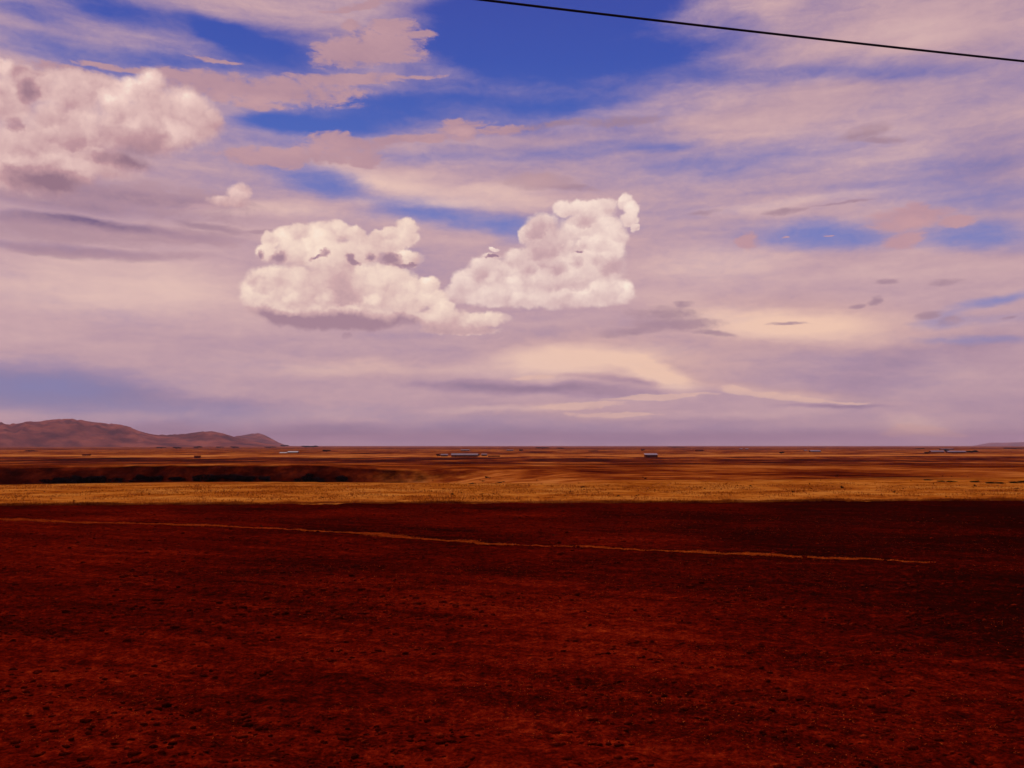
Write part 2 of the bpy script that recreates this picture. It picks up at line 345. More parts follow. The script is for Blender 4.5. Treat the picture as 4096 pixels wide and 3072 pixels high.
# right tower
z3 = lambda l: zoomed(l, 1700, 740, 2.404)
col = cumulus(col, z3([(1330,230,120,95),(1500,230,200,95),(1700,220,180,105),(1920,150,85,90),(1990,230,85,90),(1960,330,95,80),(2030,410,50,45),(1600,400,340,160),(1800,500,170,160),(1120,420,190,160),(970,480,80,110),(1200,560,280,180),(1650,640,300,160),(1050,720,330,150),(655,615,55,26),(1000,900,640,230),(1500,850,470,270),(1900,1020,140,135),(1650,1050,320,130),(620,800,200,150),(420,920,180,140),(330,1040,170,120),(800,1080,600,110),(1300,1100,740,100),(650,685,110,34)]),
    z3([(1430,200,130,75,0,.3),(1400,400,130,100,0,.4),(1690,450,140,120,0,.55),(1780,340,80,55,0,.35),(1680,620,160,70,0,.45),(1560,790,70,110,20,.25),(1600,1020,150,130,0,.45),(1900,980,90,95,0,.35),(1220,1070,100,70,0,.25),(640,790,140,90,-15,.35),(830,980,120,70,0,.22),(1380,990,90,70,0,.2),(1900,120,80,70,0,.3),(1960,220,80,70,0,.3),(655,605,50,22,0,.5),(1300,270,60,60,0,.2),(420,900,60,60,0,.2),
        (1100,480,170,190,0,-.42),(1180,730,330,200,0,-.42),(560,900,80,120,20,-.35),(270,1080,100,65,0,-.4),(1000,1150,800,60,0,-.35),(950,1225,230,28,0,-.7),(1750,270,90,34,15,-.42),(1890,450,40,60,0,-.5),(1905,600,60,100,0,-.5),(1790,730,130,90,0,-.4),(1480,645,60,20,5,-.7),(655,688,105,24,0,-1.1),(1650,900,70,34,0,-.25),(1500,320,160,24,0,-.2),(1400,1190,600,40,0,-.4),(1000,600,60,60,0,-.15)]),
    (162, 128, 146), (208, 172, 175), (248, 223, 211), edge=0.17, soft=0.6, base_mid=0.66, grit=0.42, n=40, rmin=18, rmax=38, gain=0.24, sharp=0.95, seed=5, fade=z3([(1400,1200,800,60,0,-0.6),(2100,1050,120,120,0,-0.3)]))
# left cumulus with its flat base, and the low lobes between the two
z2 = lambda l: zoomed(l, 920, 840, 2.765)
col = cumulus(col, z2([(450,330,120,100),(620,300,180,130),(780,250,170,110),(1000,300,280,190),(1180,230,200,125),(1380,260,140,100),(1500,380,240,120),(1650,290,120,85),(1790,260,130,95),(1960,180,150,105),(1950,300,150,120),(1750,400,220,90),(900,450,500,140),(1300,480,440,140),
        (500,760,330,160),(300,900,220,230),(700,850,480,290),(1200,850,640,330),(1700,850,440,290),(2000,900,190,210),(1950,1050,240,140),(310,1000,190,120),(1200,1190,920,165),(600,1140,480,120,-8),(1290,1390,60,45),(1900,530,270,110),(400,470,130,120),(1000,530,650,120)])
      + z3([(40,950,130,95),(60,1080,180,100),(160,1160,160,70),(520,1290,330,85),(200,1290,380,110),(340,1390,420,65)]),
    z2([(560,950,170,190,0,.4),(240,920,120,120,0,.35),(1450,990,220,110,0,.28),(1800,950,220,140,0,.4),(1500,720,270,100,0,.28),(850,590,330,60,0,.25),(900,380,160,120,0,.42),(1300,380,90,70,0,.35),(1960,140,120,65,0,.4),(650,280,110,70,0,.35),(1100,180,140,50,0,.3),(720,1070,180,60,0,.2),(1450,300,100,70,0,.2),(1700,350,160,50,-10,.2),
        (1100,880,280,120,0,-.42),(870,730,90,45,0,-.28),(1180,700,55,65,0,-.25),(1180,320,110,100,0,-.42),(500,300,40,80,0,-.25),(850,290,30,110,0,-.2),(1650,940,60,55,0,-.28),(1880,780,170,65,0,-.28),(390,880,45,130,0,-.28),(610,1010,50,120,0,-.28),(300,800,130,45,0,-.22),(1560,340,150,35,0,-.2),(1870,380,150,45,20,-.4),(2110,980,60,120,0,-.3),
        (345,500,46,100,0,-.7),(530,530,140,80,20,-.8),(1050,470,90,60,30,-.7),(950,530,110,30,20,-.9),(1330,520,70,60,0,-.8),(1380,575,90,40,-20,-.8),(1545,520,60,55,0,-.62),(1780,540,200,80,0,-.85),(1960,610,220,40,0,-.9),(2010,500,120,80,0,.55),
        (1200,1290,1100,230,0,-1.0),(480,1200,460,150,-12,-0.7),(1280,1400,80,60,0,-.8),(1950,1220,250,100,0,-.6)])
      + z3([(40,930,90,70,0,.3),(120,1090,100,60,0,.3),(430,1270,180,45,0,.3),(650,1380,160,30,0,.15),(200,1400,420,60,0,-.5),(60,1330,120,60,0,-.4),(350,1460,450,30,0,-.4)]),
    (168, 134, 149), (212, 174, 174), (252, 226, 208), edge=0.17, soft=0.6, base_mid=0.63, grit=0.42, n=46, rmin=18, rmax=40, gain=0.24, sharp=0.95, seed=8, fade=z2([(1200,1420,1200,130,0,-0.7),(200,1180,300,120,-15,-0.4)]))

def background(c):
    n = wt.nodes.new('ShaderNodeBackground'); K.put(n.inputs[0], c); n.inputs[1].default_value = BG; return n.outputs[0]
def mix_shader(f, a, b):
    n = wt.nodes.new('ShaderNodeMixShader'); K.put(n.inputs[0], f); wt.links.new(a, n.inputs[1]); wt.links.new(b, n.inputs[2]); return n.outputs[0]
# the rest of the sky, away from the part drawn in detail: the same air under broken veil
rest_n = K.noise(K.comb(K.mul(AZ, 0.02), K.mul(EL, 0.06), 4.0), 1.0, 3, 0.55)
rest = K.mix(K.ramp01(rest_n, 0.34, 0.56), clear, K.mix(K.ramp01(rest_n, 0.5, 0.75), S(172, 141, 164), S(205, 170, 172)))
inside = K.mul(K.ramp01(K.m('ABSOLUTE', AZ), 42.0, 35.0), K.ramp01(EL, 36.0, 29.5)); inside = K.mul(inside, K.ramp01(EL, -1.5, -1.0))
heap_zone = K.mul(K.mul(K.m('LESS_THAN', AZ, azel(1480, 400)[0]), K.m('GREATER_THAN', AZ, -46.0)), K.mul(K.m('LESS_THAN', EL, 28.0), K.m('GREATER_THAN', EL, azel(1100, 790)[1])))
detailed = mix_shader(heap_zone, background(base_col), background(col))
wo = wt.nodes.new('ShaderNodeOutputWorld'); wt.links.new(mix_shader(inside, background(rest), detailed), wo.inputs[0])

# ------------------------------------------------------------------ helpers for objects
def link(o): scene.collection.objects.link(o); return o
def tag(o, label=None, cat=None, group=None, kind=None):
    if label: o['label'] = label
    if cat: o['category'] = cat
    if group: o['group'] = group
    if kind: o['kind'] = kind
    return o
def empty(name, loc, rz=0.0):
    o = bpy.data.objects.new(name, None); o.location = loc; o.rotation_euler = (0, 0, rz); o.empty_display_size = 0.3
    return link(o)
def mesh_obj(name, verts, faces, mat, parent=None, smooth=False):
    me = bpy.data.meshes.new(name)
    me.from_pydata([tuple(v) for v in verts], [], [tuple(f) for f in faces])
    if mat is not None: me.materials.append(mat)
    if smooth: me.polygons.foreach_set('use_smooth', [True] * len(me.polygons))
    me.update()
    o = link(bpy.data.objects.new(name, me))
    if parent is not None: o.parent = parent
    return o
def mesh_np(name, V, F, mat, smooth=False):
    """verts (n,3), quads or triangles (m,k) as arrays"""
    me = bpy.data.meshes.new(name); k = F.shape[1]
    me.vertices.add(len(V)); me.vertices.foreach_set('co', V.astype(np.float32).ravel())
    me.loops.add(F.size); me.loops.foreach_set('vertex_index', F.astype(np.int32).ravel())
    me.polygons.add(len(F)); me.polygons.foreach_set('loop_start', np.arange(0, F.size, k, dtype=np.int32))
    me.polygons.foreach_set('loop_total', np.full(len(F), k, dtype=np.int32))
    me.update(calc_edges=True)
    if smooth: me.polygons.foreach_set('use_smooth', np.ones(len(F), dtype=bool))
    if mat is not None: me.materials.append(mat)
    return link(bpy.data.objects.new(name, me))
def material(name, build, rough=0.9, spec=0.1):
    m = bpy.data.materials.new(name); m.use_nodes = True; t = m.node_tree; t.nodes.clear(); k = N(t)
    b = t.nodes.new('ShaderNodeBsdfPrincipled'); o = t.nodes.new('ShaderNodeOutputMaterial')
    b.inputs['Roughness'].default_value = rough; b.inputs['Specular IOR Level'].default_value = spec
    build(k, b); t.links.new(b.outputs[0], o.inputs[0]); return m
def geo_pos(k): return k.n.new('ShaderNodeNewGeometry').outputs['Position']
def obj_pos(k): return k.n.new('ShaderNodeTexCoord').outputs['Object']
def obj_rand(k): return k.n.new('ShaderNodeObjectInfo').outputs['Random']
def bump(k, b, h, strength, dist):
    n = k.n.new('ShaderNodeBump'); n.inputs['Strength'].default_value = strength; n.inputs['Distance'].default_value = dist
    k.put(n.inputs['Height'], h); k.put(b.inputs['Normal'], n.outputs[0])

# ------------------------------------------------------------------ lay of the land
# vectorised value noise in numpy (hashed lattice)
def vnoise(x, y, seed=0):
    xi = np.floor(x).astype(np.int64); yi = np.floor(y).astype(np.int64)
    fx = x - xi; fy = y - yi; fx = fx * fx * (3 - 2 * fx); fy = fy * fy * (3 - 2 * fy)
    def h(i, j):
        n = (i * 374761393 + j * 668265263 + seed * 1274126177) & 0xFFFFFFFF
        n = ((n ^ (n >> 13)) * 1274126177) & 0xFFFFFFFF
        return ((n ^ (n >> 16)) & 0xFFFF) / 65535.0
    a = h(xi, yi); b = h(xi + 1, yi); c = h(xi, yi + 1); d = h(xi + 1, yi + 1)
    return (a * (1 - fx) + b * fx) * (1 - fy) + (c * (1 - fx) + d * fx) * fy
def fbm(x, y, oct_=4, seed=0, g=0.5):
    s_ = 0; a = 1.0; n = 0
    for i in range(oct_):
        s_ = s_ + a * (vnoise(x * 2 ** i + 17.3 * i, y * 2 ** i - 9.1 * i, seed + i) - 0.5); n += a; a *= g
    return s_ / n
def sstep(a, b, x):
    t = np.clip((x - a) / (b - a), 0, 1); return t * t * (3 - 2 * t)

PLAIN_Z = -4.0
def edge_gold(x):          # where the ploughed field ends
    return 66.0 + 0.085 * x + 0.9 * (vnoise(x * 0.16, x * 0 + 3.0, 5) - 0.5)
def brink(x):              # where the golden terrace drops to the river cut (left and middle)
    return 101.0 - 9.0 * sstep(-36, -66, x) + 3.0 * np.exp(-((x + 34.0) / 20.0) ** 2) + 1.2 * (vnoise(x * 0.05, x * 0, 8) - 0.5)
def height(x, y):
    r = np.hypot(x, y)
    z = 0.10 * fbm(x / 30, y / 30, 3, 2) * sstep(15, 60, r)
    # ravine beyond the terrace, closing towards the right
    cut = sstep(10.0, -30.0, x + 8 * (vnoise(x * 0.2, y * 0.1, 19) - 0.5)) * sstep(-400, -160, x)
    d1 = y - brink(x)
    down = sstep(0.0, 5.0, d1)
    bank_y = 150.0 + 14.0 * (vnoise(x * 0.045, x * 0, 9) - 0.5)
    up = sstep(bank_y - 7.0, bank_y + 1.0, y + 3.0 * fbm(x / 7, y / 7, 3, 12))
    lip = 0.75 - 0.5 * sstep(-30, 6, x) + 1.0 * (vnoise(x * 0.05, x * 0, 10) - 0.5)
    cutz = -3.6 * down * (1 - up) * cut
    # gentle roll of the land beyond
    beyond = sstep(105, 150, y)
    roll = beyond * (0.55 * fbm(x / 80, y / 45, 4, 21) + lip * cut * sstep(bank_y - 10, bank_y, y) * np.exp(-np.clip((y - 160) / 60, 0, 9)))
    far = sstep(150, 430, y)
    z = z * (1 - beyond) + roll * (1 - far) + cutz + PLAIN_Z * far + far * 1.1 * fbm(x / 160, y / 70, 4, 31) * np.exp(-r / 3500) + far * 3.0 * fbm(x / 900, y / 600, 3, 41) * np.exp(-r / 9000) + sstep(2000, 4500, r) * 7.0 * fbm(x / 420, y / 2500, 4, 43, 0.6)
    return z
def micro(x, y):           # clods and furrows of the ploughed ground
    r = np.hypot(x, y)
    m = sstep(edge_gold(x) + 0.3, edge_gold(x) - 0.3, y) * sstep(-60, -5, y + 40)
    c = fbm(x / 0.35, y / 0.35, 4, 51, 0.6) * 0.11 + fbm(x / 1.6, y / 1.6, 2, 61) * 0.10
    u = x * 0.375 + y * 0.927                                     # tillage runs nearly square to the view
    f = 0.03 * np.sin(u * 2 * np.pi / 2.3 + 7.0 * fbm(x / 9, y / 5, 3, 71)) * (0.3 + vnoise(x / 11, y / 7, 77))
    return m * (c + f)
def ground_z(x, y):
    x = np.asarray(x, float); y = np.asarray(y, float)
    return height(x, y)
def px_ground(px, py, z=0.0):
    """spot on level ground z seen at a pixel of the 4096 px photograph"""
    u = (px - W0 / 2) / FPX; v = (H0 / 2 - py) / FPX
    c, s_ = math.cos(PITCH), math.sin(PITCH)
    d = (u, c - v * s_, s_ + v * c); t = (z - CAM_H) / d[2]
    return d[0] * t, d[1] * t

# ---- ground sheet: polar grid, finest in the field in front
rings = [0.0]; r = 0.15
while r < 34000:
    rings.append(r)
    r += max(0.045, r * 0.0045) if 9.5 < r < 75 else (max(0.15, r * 0.06) if r < 9.5 else r * 0.012 if r < 1500 else r * 0.03)
rings.append(34000.0); rings = np.array(rings)
fine = np.radians(np.arange(-36.0, 36.0001, 0.09))
coarse = np.radians(np.arange(36.0, 324.0001, 3.0))[1:-1]
ang = np.concatenate([fine, coarse])
A_, R_ = np.meshgrid(ang, rings[1:])
X = R_ * np.sin(A_); Y = R_ * np.cos(A_)
Z = height(X, Y) + micro(X, Y)
nr, na = X.shape
Vg = np.concatenate([[[0, 0, 0]], np.stack([X, Y, Z], -1).reshape(-1, 3)])
idx = 1 + np.arange(nr * na).reshape(nr, na); nxt = np.roll(idx, -1, 1)
Fq = np.stack([idx[:-1], nxt[:-1], nxt[1:], idx[1:]], -1).reshape(-1, 4)
Fq = Fq[:, ::-1]

def build_ground(k, b):
    p = geo_pos(k); o = k.sep(p); x, y = o[0], o[1]
    r = k.v('LENGTH', k.comb(x, y, 0.0))
    # ploughed soil
    n1 = k.noise(p, 0.07, 5, 0.6); n2 = k.noise(p, 3.2, 6, 0.7); n3 = k.noise(k.mapping(p, rot=R(-22), sc=(7.0, 0.8, 1.0), typ='TEXTURE'), 1.0, 5, 0.6)
    n4 = k.noise(p, 13.0, 4, 0.75); t = k.mad(k.sub(n1, 0.5), 1.4, 0.405); t = k.mad(k.sub(n4, 0.5), 1.5, t); t = k.mad(k.sub(n2, 0.5), 1.3, t); t = k.mad(k.sub(n3, 0.5), 0.75, t)
    # cloud shadow and vignetting painted into the soil: darker far right and back
    soil_shade = k.m('MULTIPLY_ADD', k.ramp01(k.mad(y, -0.22, x), -3.0, 10.0), -0.26, t)
    soil_shade = k.m('MULTIPLY_ADD', k.ramp01(y, 16.0, 40.0), -0.14, soil_shade)
    soil = k.ramp(soil_shade, [(0.0, (0.010, 0.0010, 0.0006)), (0.3, (0.042, 0.0014, 0.0004)), (0.55, (0.095, 0.0036, 0.0008)), (0.8, (0.17, 0.011, 0.002)), (1.0, (0.30, 0.036, 0.007))])
    # dry grass of the terrace
    g1 = k.noise(k.mapping(p, sc=(0.7, 1, 1)), 0.16, 6, 0.66); g2 = k.noise(p, 0.9, 5, 0.7)
    g = k.mad(k.sub(g1, 0.5), 2.4, 0.56); g = k.mad(k.sub(g2, 0.5), 1.5, g)
    g3 = k.noise(k.mapping(p, sc=(0.5, 1, 1)), 4.0, 4, 0.7); g = k.mad(k.sub(g3, 0.5), 0.9, g)
    gold = k.ramp(g, [(0.0, (0.09, 0.013, 0.002)), (0.3, (0.22, 0.048, 0.004)), (0.6, (0.33, 0.096, 0.010)), (1.0, (0.44, 0.165, 0.028))])
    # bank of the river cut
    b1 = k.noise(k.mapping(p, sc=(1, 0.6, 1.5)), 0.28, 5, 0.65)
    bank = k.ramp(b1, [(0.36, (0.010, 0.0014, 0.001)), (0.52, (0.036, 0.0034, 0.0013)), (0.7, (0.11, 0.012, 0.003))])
    # open plain: fallow, heath and stubble patches of all sizes
    q = k.mapping(p, sc=(1.0, 0.6, 1), rot=R(-3))
    m1 = k.noise(q, 0.022, 9, 0.66); m2 = k.noise(k.mapping(p, sc=(0.6, 1, 1), loc=(300, 90, 0), rot=R(4)), 0.0035, 6, 0.6)
    m3 = k.noise(k.mapping(p, sc=(0.5, 1, 1)), 0.22, 8, 0.72)
    mm = k.mad(k.sub(m1, 0.5), 3.3, 0.47); mm = k.mad(k.sub(m2, 0.5), 1.2, mm); mm = k.mad(k.sub(m3, 0.5), 2.2, mm)
    # belts of land use: distance bands crossing the view
    yb = k.mad(k.sub(m2, 0.5), 160.0, y); yb = k.mad(k.sub(m1, 0.5), 30.0, yb)
    def belt(a, w, s_): return k.mul(k.ramp01(k.m('ABSOLUTE', k.sub(yb, a)), w, w * 0.3), s_)
    for a, w, s_ in ((770, 110, 0.38), (540, 130, -0.30), (330, 60, -0.16), (235, 26, 0.14), (1500, 260, 0.10), (2600, 700, -0.2)):
        mm = k.add(mm, belt(a, w, s_))
    plain = k.ramp(mm, [(0.0, (0.022, 0.003, 0.0015)), (0.25, (0.070, 0.007, 0.002)), (0.5, (0.16, 0.027, 0.004)), (0.75, (0.28, 0.070, 0.010)), (1.0, (0.40, 0.135, 0.028))])
    # zones
    eg = k.mad(x, 0.085, 66.0); eg = k.mad(k.sub(k.noise(p, 0.22, 5, 0.65), 0.5), 4.0, eg)
    is_gold = k.ramp01(k.sub(y, eg), -0.12, 0.12)
    c = k.mix(is_gold, soil, gold)
    yy = k.mad(k.sub(k.noise(k.mapping(p, sc=(0.4, 1, 1)), 0.05, 4, 0.6), 0.5), 30.0, y)
    yy = k.mad(k.ramp01(x, 0.0, 60.0), -14.0, yy)
    c = k.mix(k.ramp01(yy, 96.0, 108.0), c, plain)
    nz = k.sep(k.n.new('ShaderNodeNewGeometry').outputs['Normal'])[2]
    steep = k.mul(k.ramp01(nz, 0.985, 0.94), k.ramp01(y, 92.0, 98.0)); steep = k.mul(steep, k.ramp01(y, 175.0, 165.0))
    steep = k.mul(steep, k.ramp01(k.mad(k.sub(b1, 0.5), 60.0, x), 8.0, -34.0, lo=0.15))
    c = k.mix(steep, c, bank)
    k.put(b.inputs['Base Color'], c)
    h = k.mad(n2, 1.0, k.mul(n3, 0.5)); bump(k, b, h, 0.7, 0.06)
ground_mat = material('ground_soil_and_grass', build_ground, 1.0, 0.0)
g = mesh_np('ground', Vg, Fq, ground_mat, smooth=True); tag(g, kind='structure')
print('ground verts', len(Vg))

def spot(px, py, far=30000.0):
    """where the line of sight through a pixel of the photograph meets the land"""
    u = (px - W0 / 2) / FPX; v = (H0 / 2 - py) / FPX
    c, s_ = math.cos(PITCH), math.sin(PITCH)
    d = np.array([u, c - v * s_, s_ + v * c]); d /= np.hypot(d[0], d[1])
    t = np.geomspace(8.0, far, 6000)
    hz = CAM_H + d[2] * t - ground_z(d[0] * t, d[1] * t)
    k_ = np.nonzero(hz < 0)[0]
    i = k_[0] if len(k_) else len(t) - 1
    x, y = d[0] * t[i], d[1] * t[i]
    return float(x), float(y), float(ground_z(x, y))
def along(px, dist):
    """spot at a given depth below a pixel column"""
    u = (px - W0 / 2) / FPX; c, s_ = math.cos(PITCH), math.sin(PITCH)
    v = math.tan(-math.atan(0.0)) - 247.0 / FPX
    dx, dy = u, c - v * s_
    x, y = dx / dy * dist, dist
    return float(x), float(y), float(ground_z(x, y))
def lod(o, m): pass

# ------------------------------------------------------------------ hills on the horizon
def build_hill(k, b):
    p = geo_pos(k)
    n1 = k.noise(p, 0.0035, 6, 0.66); n2 = k.noise(k.mapping(p, sc=(1, 1, 1.6)), 0.008, 5, 0.6)
    t = k.mad(k.sub(n1, 0.5), 2.4, 0.5); t = k.mad(k.sub(n2, 0.5), 0.7, t)
    k.put(b.inputs['Base Color'], k.ramp(t, [(0.15, (0.04, 0.008, 0.010)), (0.45, (0.12, 0.026, 0.018)), (0.8, (0.24, 0.062, 0.034))]))
hill_mat = material('dry_hillside', build_hill, 1.0, 0.0)
def hill(name, prof, r0, r1, seed, gully=0.5):
    """prof: (px, py) skyline on the photograph; the hill stands between distances r0 and r1"""
    px = np.array([q[0] for q in prof], float); py = np.array([q[1] for q in prof], float)
    cols = np.arange(px[0], px[-1] + 0.1, 5.0)
    # smooth interpolation of the skyline
    sky_y = np.interp(cols, px, py); ker = np.ones(9) / 9; sky_y = np.convolve(np.pad(sky_y, 4, mode='edge'), ker, mode='valid')
    c, s_ = math.cos(PITCH), math.sin(PITCH)
    u = (cols - W0 / 2) / FPX; v = (H0 / 2 - sky_y) / FPX
    dx, dy, dz = u, c - v * s_, s_ + v * c
    az = np.arctan2(dx, dy); tanel = dz / np.hypot(dx, dy)
    rr = np.linspace(r0, r1, 70); A2, R2 = np.meshgrid(az, rr)
    x = R2 * np.sin(A2); y = R2 * np.cos(A2)
    s2 = (R2 - r0) / (r1 - r0)
    base = np.sin(np.clip(s2 * 1.12, 0, 1) ** 0.8 * np.pi * 0.62) * sstep(1.0, 0.86, s2)
    sc_ = r0 / 7000.0
    ridg = 1 - 3.6 * np.abs(fbm(x / (520 * sc_) + 0.5 * y / (700 * sc_), y / (1300 * sc_), 5, seed, 0.55))
    h = base * (0.55 + gully * 1.3 * ridg)
    hmax = np.max(h / R2, axis=0); hm = np.convolve(np.pad(hmax, 3, mode='edge'), np.ones(7) / 7, mode='valid')
    z = h / hm * tanel
    z = CAM_H * (s2 > 0.05) * 0 + z + PLAIN_Z - 3.0 * (s2 < 0.02)
    n_r, n_a = z.shape; id_ = np.arange(n_r * n_a).reshape(n_r, n_a)
    Vh = np.stack([x, y, z], -1).reshape(-1, 3)
    Fh = np.stack([id_[:-1, :-1], id_[:-1, 1:], id_[1:, 1:], id_[1:, :-1]], -1).reshape(-1, 4)
    o = mesh_np(name, Vh, Fh, hill_mat, smooth=True); return tag(o, kind='structure')
hill('hill', [(-420, 1700), (-200, 1670), (-60, 1682), (0, 1686), (45, 1694), (75, 1690), (115, 1679), (145, 1685), (190, 1676), (235, 1672), (285, 1671), (320, 1675), (360, 1683), (430, 1690), (490, 1695), (525, 1706), (565, 1724), (625, 1736), (690, 1735), (760, 1730), (800, 1722), (840, 1721), (880, 1726), (925, 1740), (985, 1756), (1045, 1768), (1110, 1779), (1200, 1787)], 7000, 9200, 3)
hill('hill', [(700, 1786), (800, 1780), (900, 1755), (945, 1741), (985, 1736), (1020, 1730), (1035, 1729), (1060, 1737), (1095, 1757), (1125, 1772), (1160, 1783), (1220, 1787)], 10500, 12500, 14, 0.35)
hill('hill', [(3850, 1786), (3900, 1781), (3945, 1772), (3970, 1768), (4010, 1770), (4050, 1768), (4096, 1767), (4200, 1762), (4400, 1768), (4600, 1784)], 24000, 27000, 25, 0.3)

# ------------------------------------------------------------------ shapes shared by buildings
def box_vf(x0, x1, y0, y1, z0, z1, V_, F_):
    n = len(V_)
    V_ += [(x0, y0, z0), (x1, y0, z0), (x1, y1, z0), (x0, y1, z0), (x0, y0, z1), (x1, y0, z1), (x1, y1, z1), (x0, y1, z1)]
    F_ += [(n, n + 3, n + 2, n + 1), (n + 4, n + 5, n + 6, n + 7), (n, n + 1, n + 5, n + 4), (n + 1, n + 2, n + 6, n + 5), (n + 2, n + 3, n + 7, n + 6), (n + 3, n, n + 4, n + 7)]
def build_adobe(k, b):
    p = obj_pos(k); n = k.noise(p, 1.3, 5, 0.65)
    k.put(b.inputs['Base Color'], k.ramp(n, [(0.3, (0.05, 0.007, 0.003)), (0.55, (0.12, 0.018, 0.005)), (0.75, (0.2, 0.035, 0.008))]))
def build_tin(k, b):
    p = obj_pos(k); n = k.noise(k.mapping(p, sc=(3.0, 0.4, 1)), 1.0, 4, 0.6)
    k.put(b.inputs['Base Color'], k.ramp(n, [(0.3, (0.10, 0.05, 0.06)), (0.6, (0.16, 0.09, 0.11)), (0.8, (0.26, 0.17, 0.20))]))
def build_bright_tin(k, b):
    p = obj_pos(k); n = k.noise(k.mapping(p, sc=(3.0, 0.4, 1)), 1.0, 4, 0.6)
    k.put(b.inputs['Base Color'], k.ramp(n, [(0.3, (0.12, 0.07, 0.085)), (0.7, (0.26, 0.18, 0.22))]))
def build_dark(k, b): k.put(b.inputs['Base Color'], (0.012, 0.003, 0.003))
adobe = material('red_adobe', build_adobe, 1.0, 0.0); tin = material('weathered_tin', build_tin, 0.6, 0.2)
bright_tin = material('bright_tin', build_bright_tin, 0.5, 0.3); dark_void = material('dark_opening', build_dark, 1.0, 0.0)

def house(name, label, px, py, w_px, wall_px, roof_px, roofmat=tin, depth=6.0, rz=0.0, group=None, cat='house', gable=True, openings=1):
    """long low building: px, py = middle of its foot, sizes in photograph pixels turned into metres at its distance"""
    x, y, z = spot(px, py); m = math.hypot(x, y) / FPX / 1.0
    w, hw, hr = w_px * m, wall_px * m, roof_px * m
    root = empty(name, (x, y, z - 0.1), rz); tag(root, label, cat, group)
    V_, F_ = [], []; box_vf(-w / 2, w / 2, 0, depth, 0, hw + 0.1, V_, F_)
    mid = hw + 0.1 + hr
    if gable:                                    # gable ends
        for xx in (-w / 2, w / 2):
            n = len(V_); V_ += [(xx, 0.0, hw + 0.1), (xx, depth, hw + 0.1), (xx, depth / 2, mid - 0.04)]
            F_ += [(n, n + 1, n + 2)]
    mesh_obj('wall', V_, F_, adobe, root)
    ov = 0.35; t = 0.07; V_, F_ = [], []
    def slab(pts):
        n = len(V_); V_.extend(pts); V_.extend([(a, b_, c_ + t) for a, b_, c_ in pts])
        F_.extend([(n + 3, n + 2, n + 1, n), (n + 4, n + 5, n + 6, n + 7)] + [(n + i, n + (i + 1) % 4, n + 4 + (i + 1) % 4, n + 4 + i) for i in range(4)])
    e0 = hw + 0.12
    if gable:
        sl = (mid - e0) / (depth / 2)
        slab([(-w / 2 - ov, -ov, e0 - sl * ov), (w / 2 + ov, -ov, e0 - sl * ov), (w / 2 + ov, depth / 2, mid), (-w / 2 - ov, depth / 2, mid)])
        slab([(-w / 2 - ov, depth / 2 + 0.003, mid), (w / 2 + ov, depth / 2 + 0.003, mid), (w / 2 + ov, depth + ov, e0 - sl * ov), (-w / 2 - ov, depth + ov, e0 - sl * ov)])
    else:
        slab([(-w / 2 - ov, -ov, e0), (w / 2 + ov, -ov, e0), (w / 2 + ov, depth + ov, mid), (-w / 2 - ov, depth + ov, mid)])
    mesh_obj('roof', V_, F_, roofmat, root)
    for i in range(openings):
        cx = (-0.5 + (i + 0.6) / (openings + 0.2)) * w * 0.9; V_, F_ = [], []
        if i == 0: box_vf(cx - 0.4, cx + 0.4, -0.02, 0.1, 0.0, min(1.9, hw * 0.85), V_, F_); mesh_obj('door', V_, F_, dark_void, root)
        else: box_vf(cx - 0.35, cx + 0.35, -0.02, 0.1, hw * 0.4, hw * 0.75, V_, F_); mesh_obj('window', V_, F_, dark_void, root)
    return root

G = 'farmhouses scattered over the far plain'
house('farmhouse', 'longest low farmhouse, grey tin roof over dark red walls, near the middle of the horizon', 1858, 1827, 104, 7, 6, tin, 6.5, 0.0, G, openings=5)
house('adobe_hut', 'small red adobe hut just left of the longest low farmhouse', 1778, 1826, 26, 6, 4, tin, 4.0, 0.15, G, openings=1)
house('adobe_hut', 'tiny adobe hut just right of the longest low farmhouse', 1936, 1824, 20, 6, 3, tin, 4.0, -0.1, G, openings=1)
house('farmhouse', 'boxy adobe house with a pale flat tin roof, standing alone right of centre', 2606, 1830, 48, 10, 6, bright_tin, 6.0, 0.0, G, gable=False, openings=2)
house('farmhouse', 'house with a shining white tin roof on the far plain, right of the hills', 1170, 1812, 38, 3, 4, bright_tin, 7.0, 0.0, G, openings=2)
house('shed', 'narrow white-roofed shed left of the house with the shining tin roof', 1132, 1814, 26, 2, 3, bright_tin, 5.0, 0.0, G, 'shed', openings=1)
house('adobe_hut', 'lone small red adobe hut on the gold plain below the hills', 788, 1833, 20, 7, 3, adobe, 4.5, 0.2, G, openings=1)
house('adobe_hut', 'dark adobe hut at the far left of the plain', 341, 1823, 22, 4, 3, adobe, 5.0, 0.1, G, openings=1)
house('farmhouse', 'pale-roofed farmhouse with dark walls, last one before the cluster at far right', 3263, 1809, 38, 4, 4, bright_tin, 7.0, 0.0, G, openings=2)
house('shed', 'very small shed left of the pale-roofed farmhouse near the right', 3224, 1804, 11, 2, 2, bright_tin, 4.0, 0.0, G, 'shed', openings=1)
house('farmhouse', 'left long white-roofed house of the cluster at far right', 3752, 1811, 46, 4, 4, bright_tin, 6.0, 0.0, G, openings=3)
house('farmhouse', 'right and longest white-roofed house of the cluster at far right', 3829, 1812, 64, 4, 4, bright_tin, 6.0, 0.0, G, openings=3)
house('farmhouse', 'faint grey-roofed house behind the white-roofed cluster at far right', 3790, 1800, 46, 3, 2, tin, 8.0, 0.0, G, openings=1)
house('farmhouse', 'hazy house with a bright roof above the longest low farmhouse', 1860, 1805, 34, 4, 3, tin, 8.0, 0.0, G, openings=1)
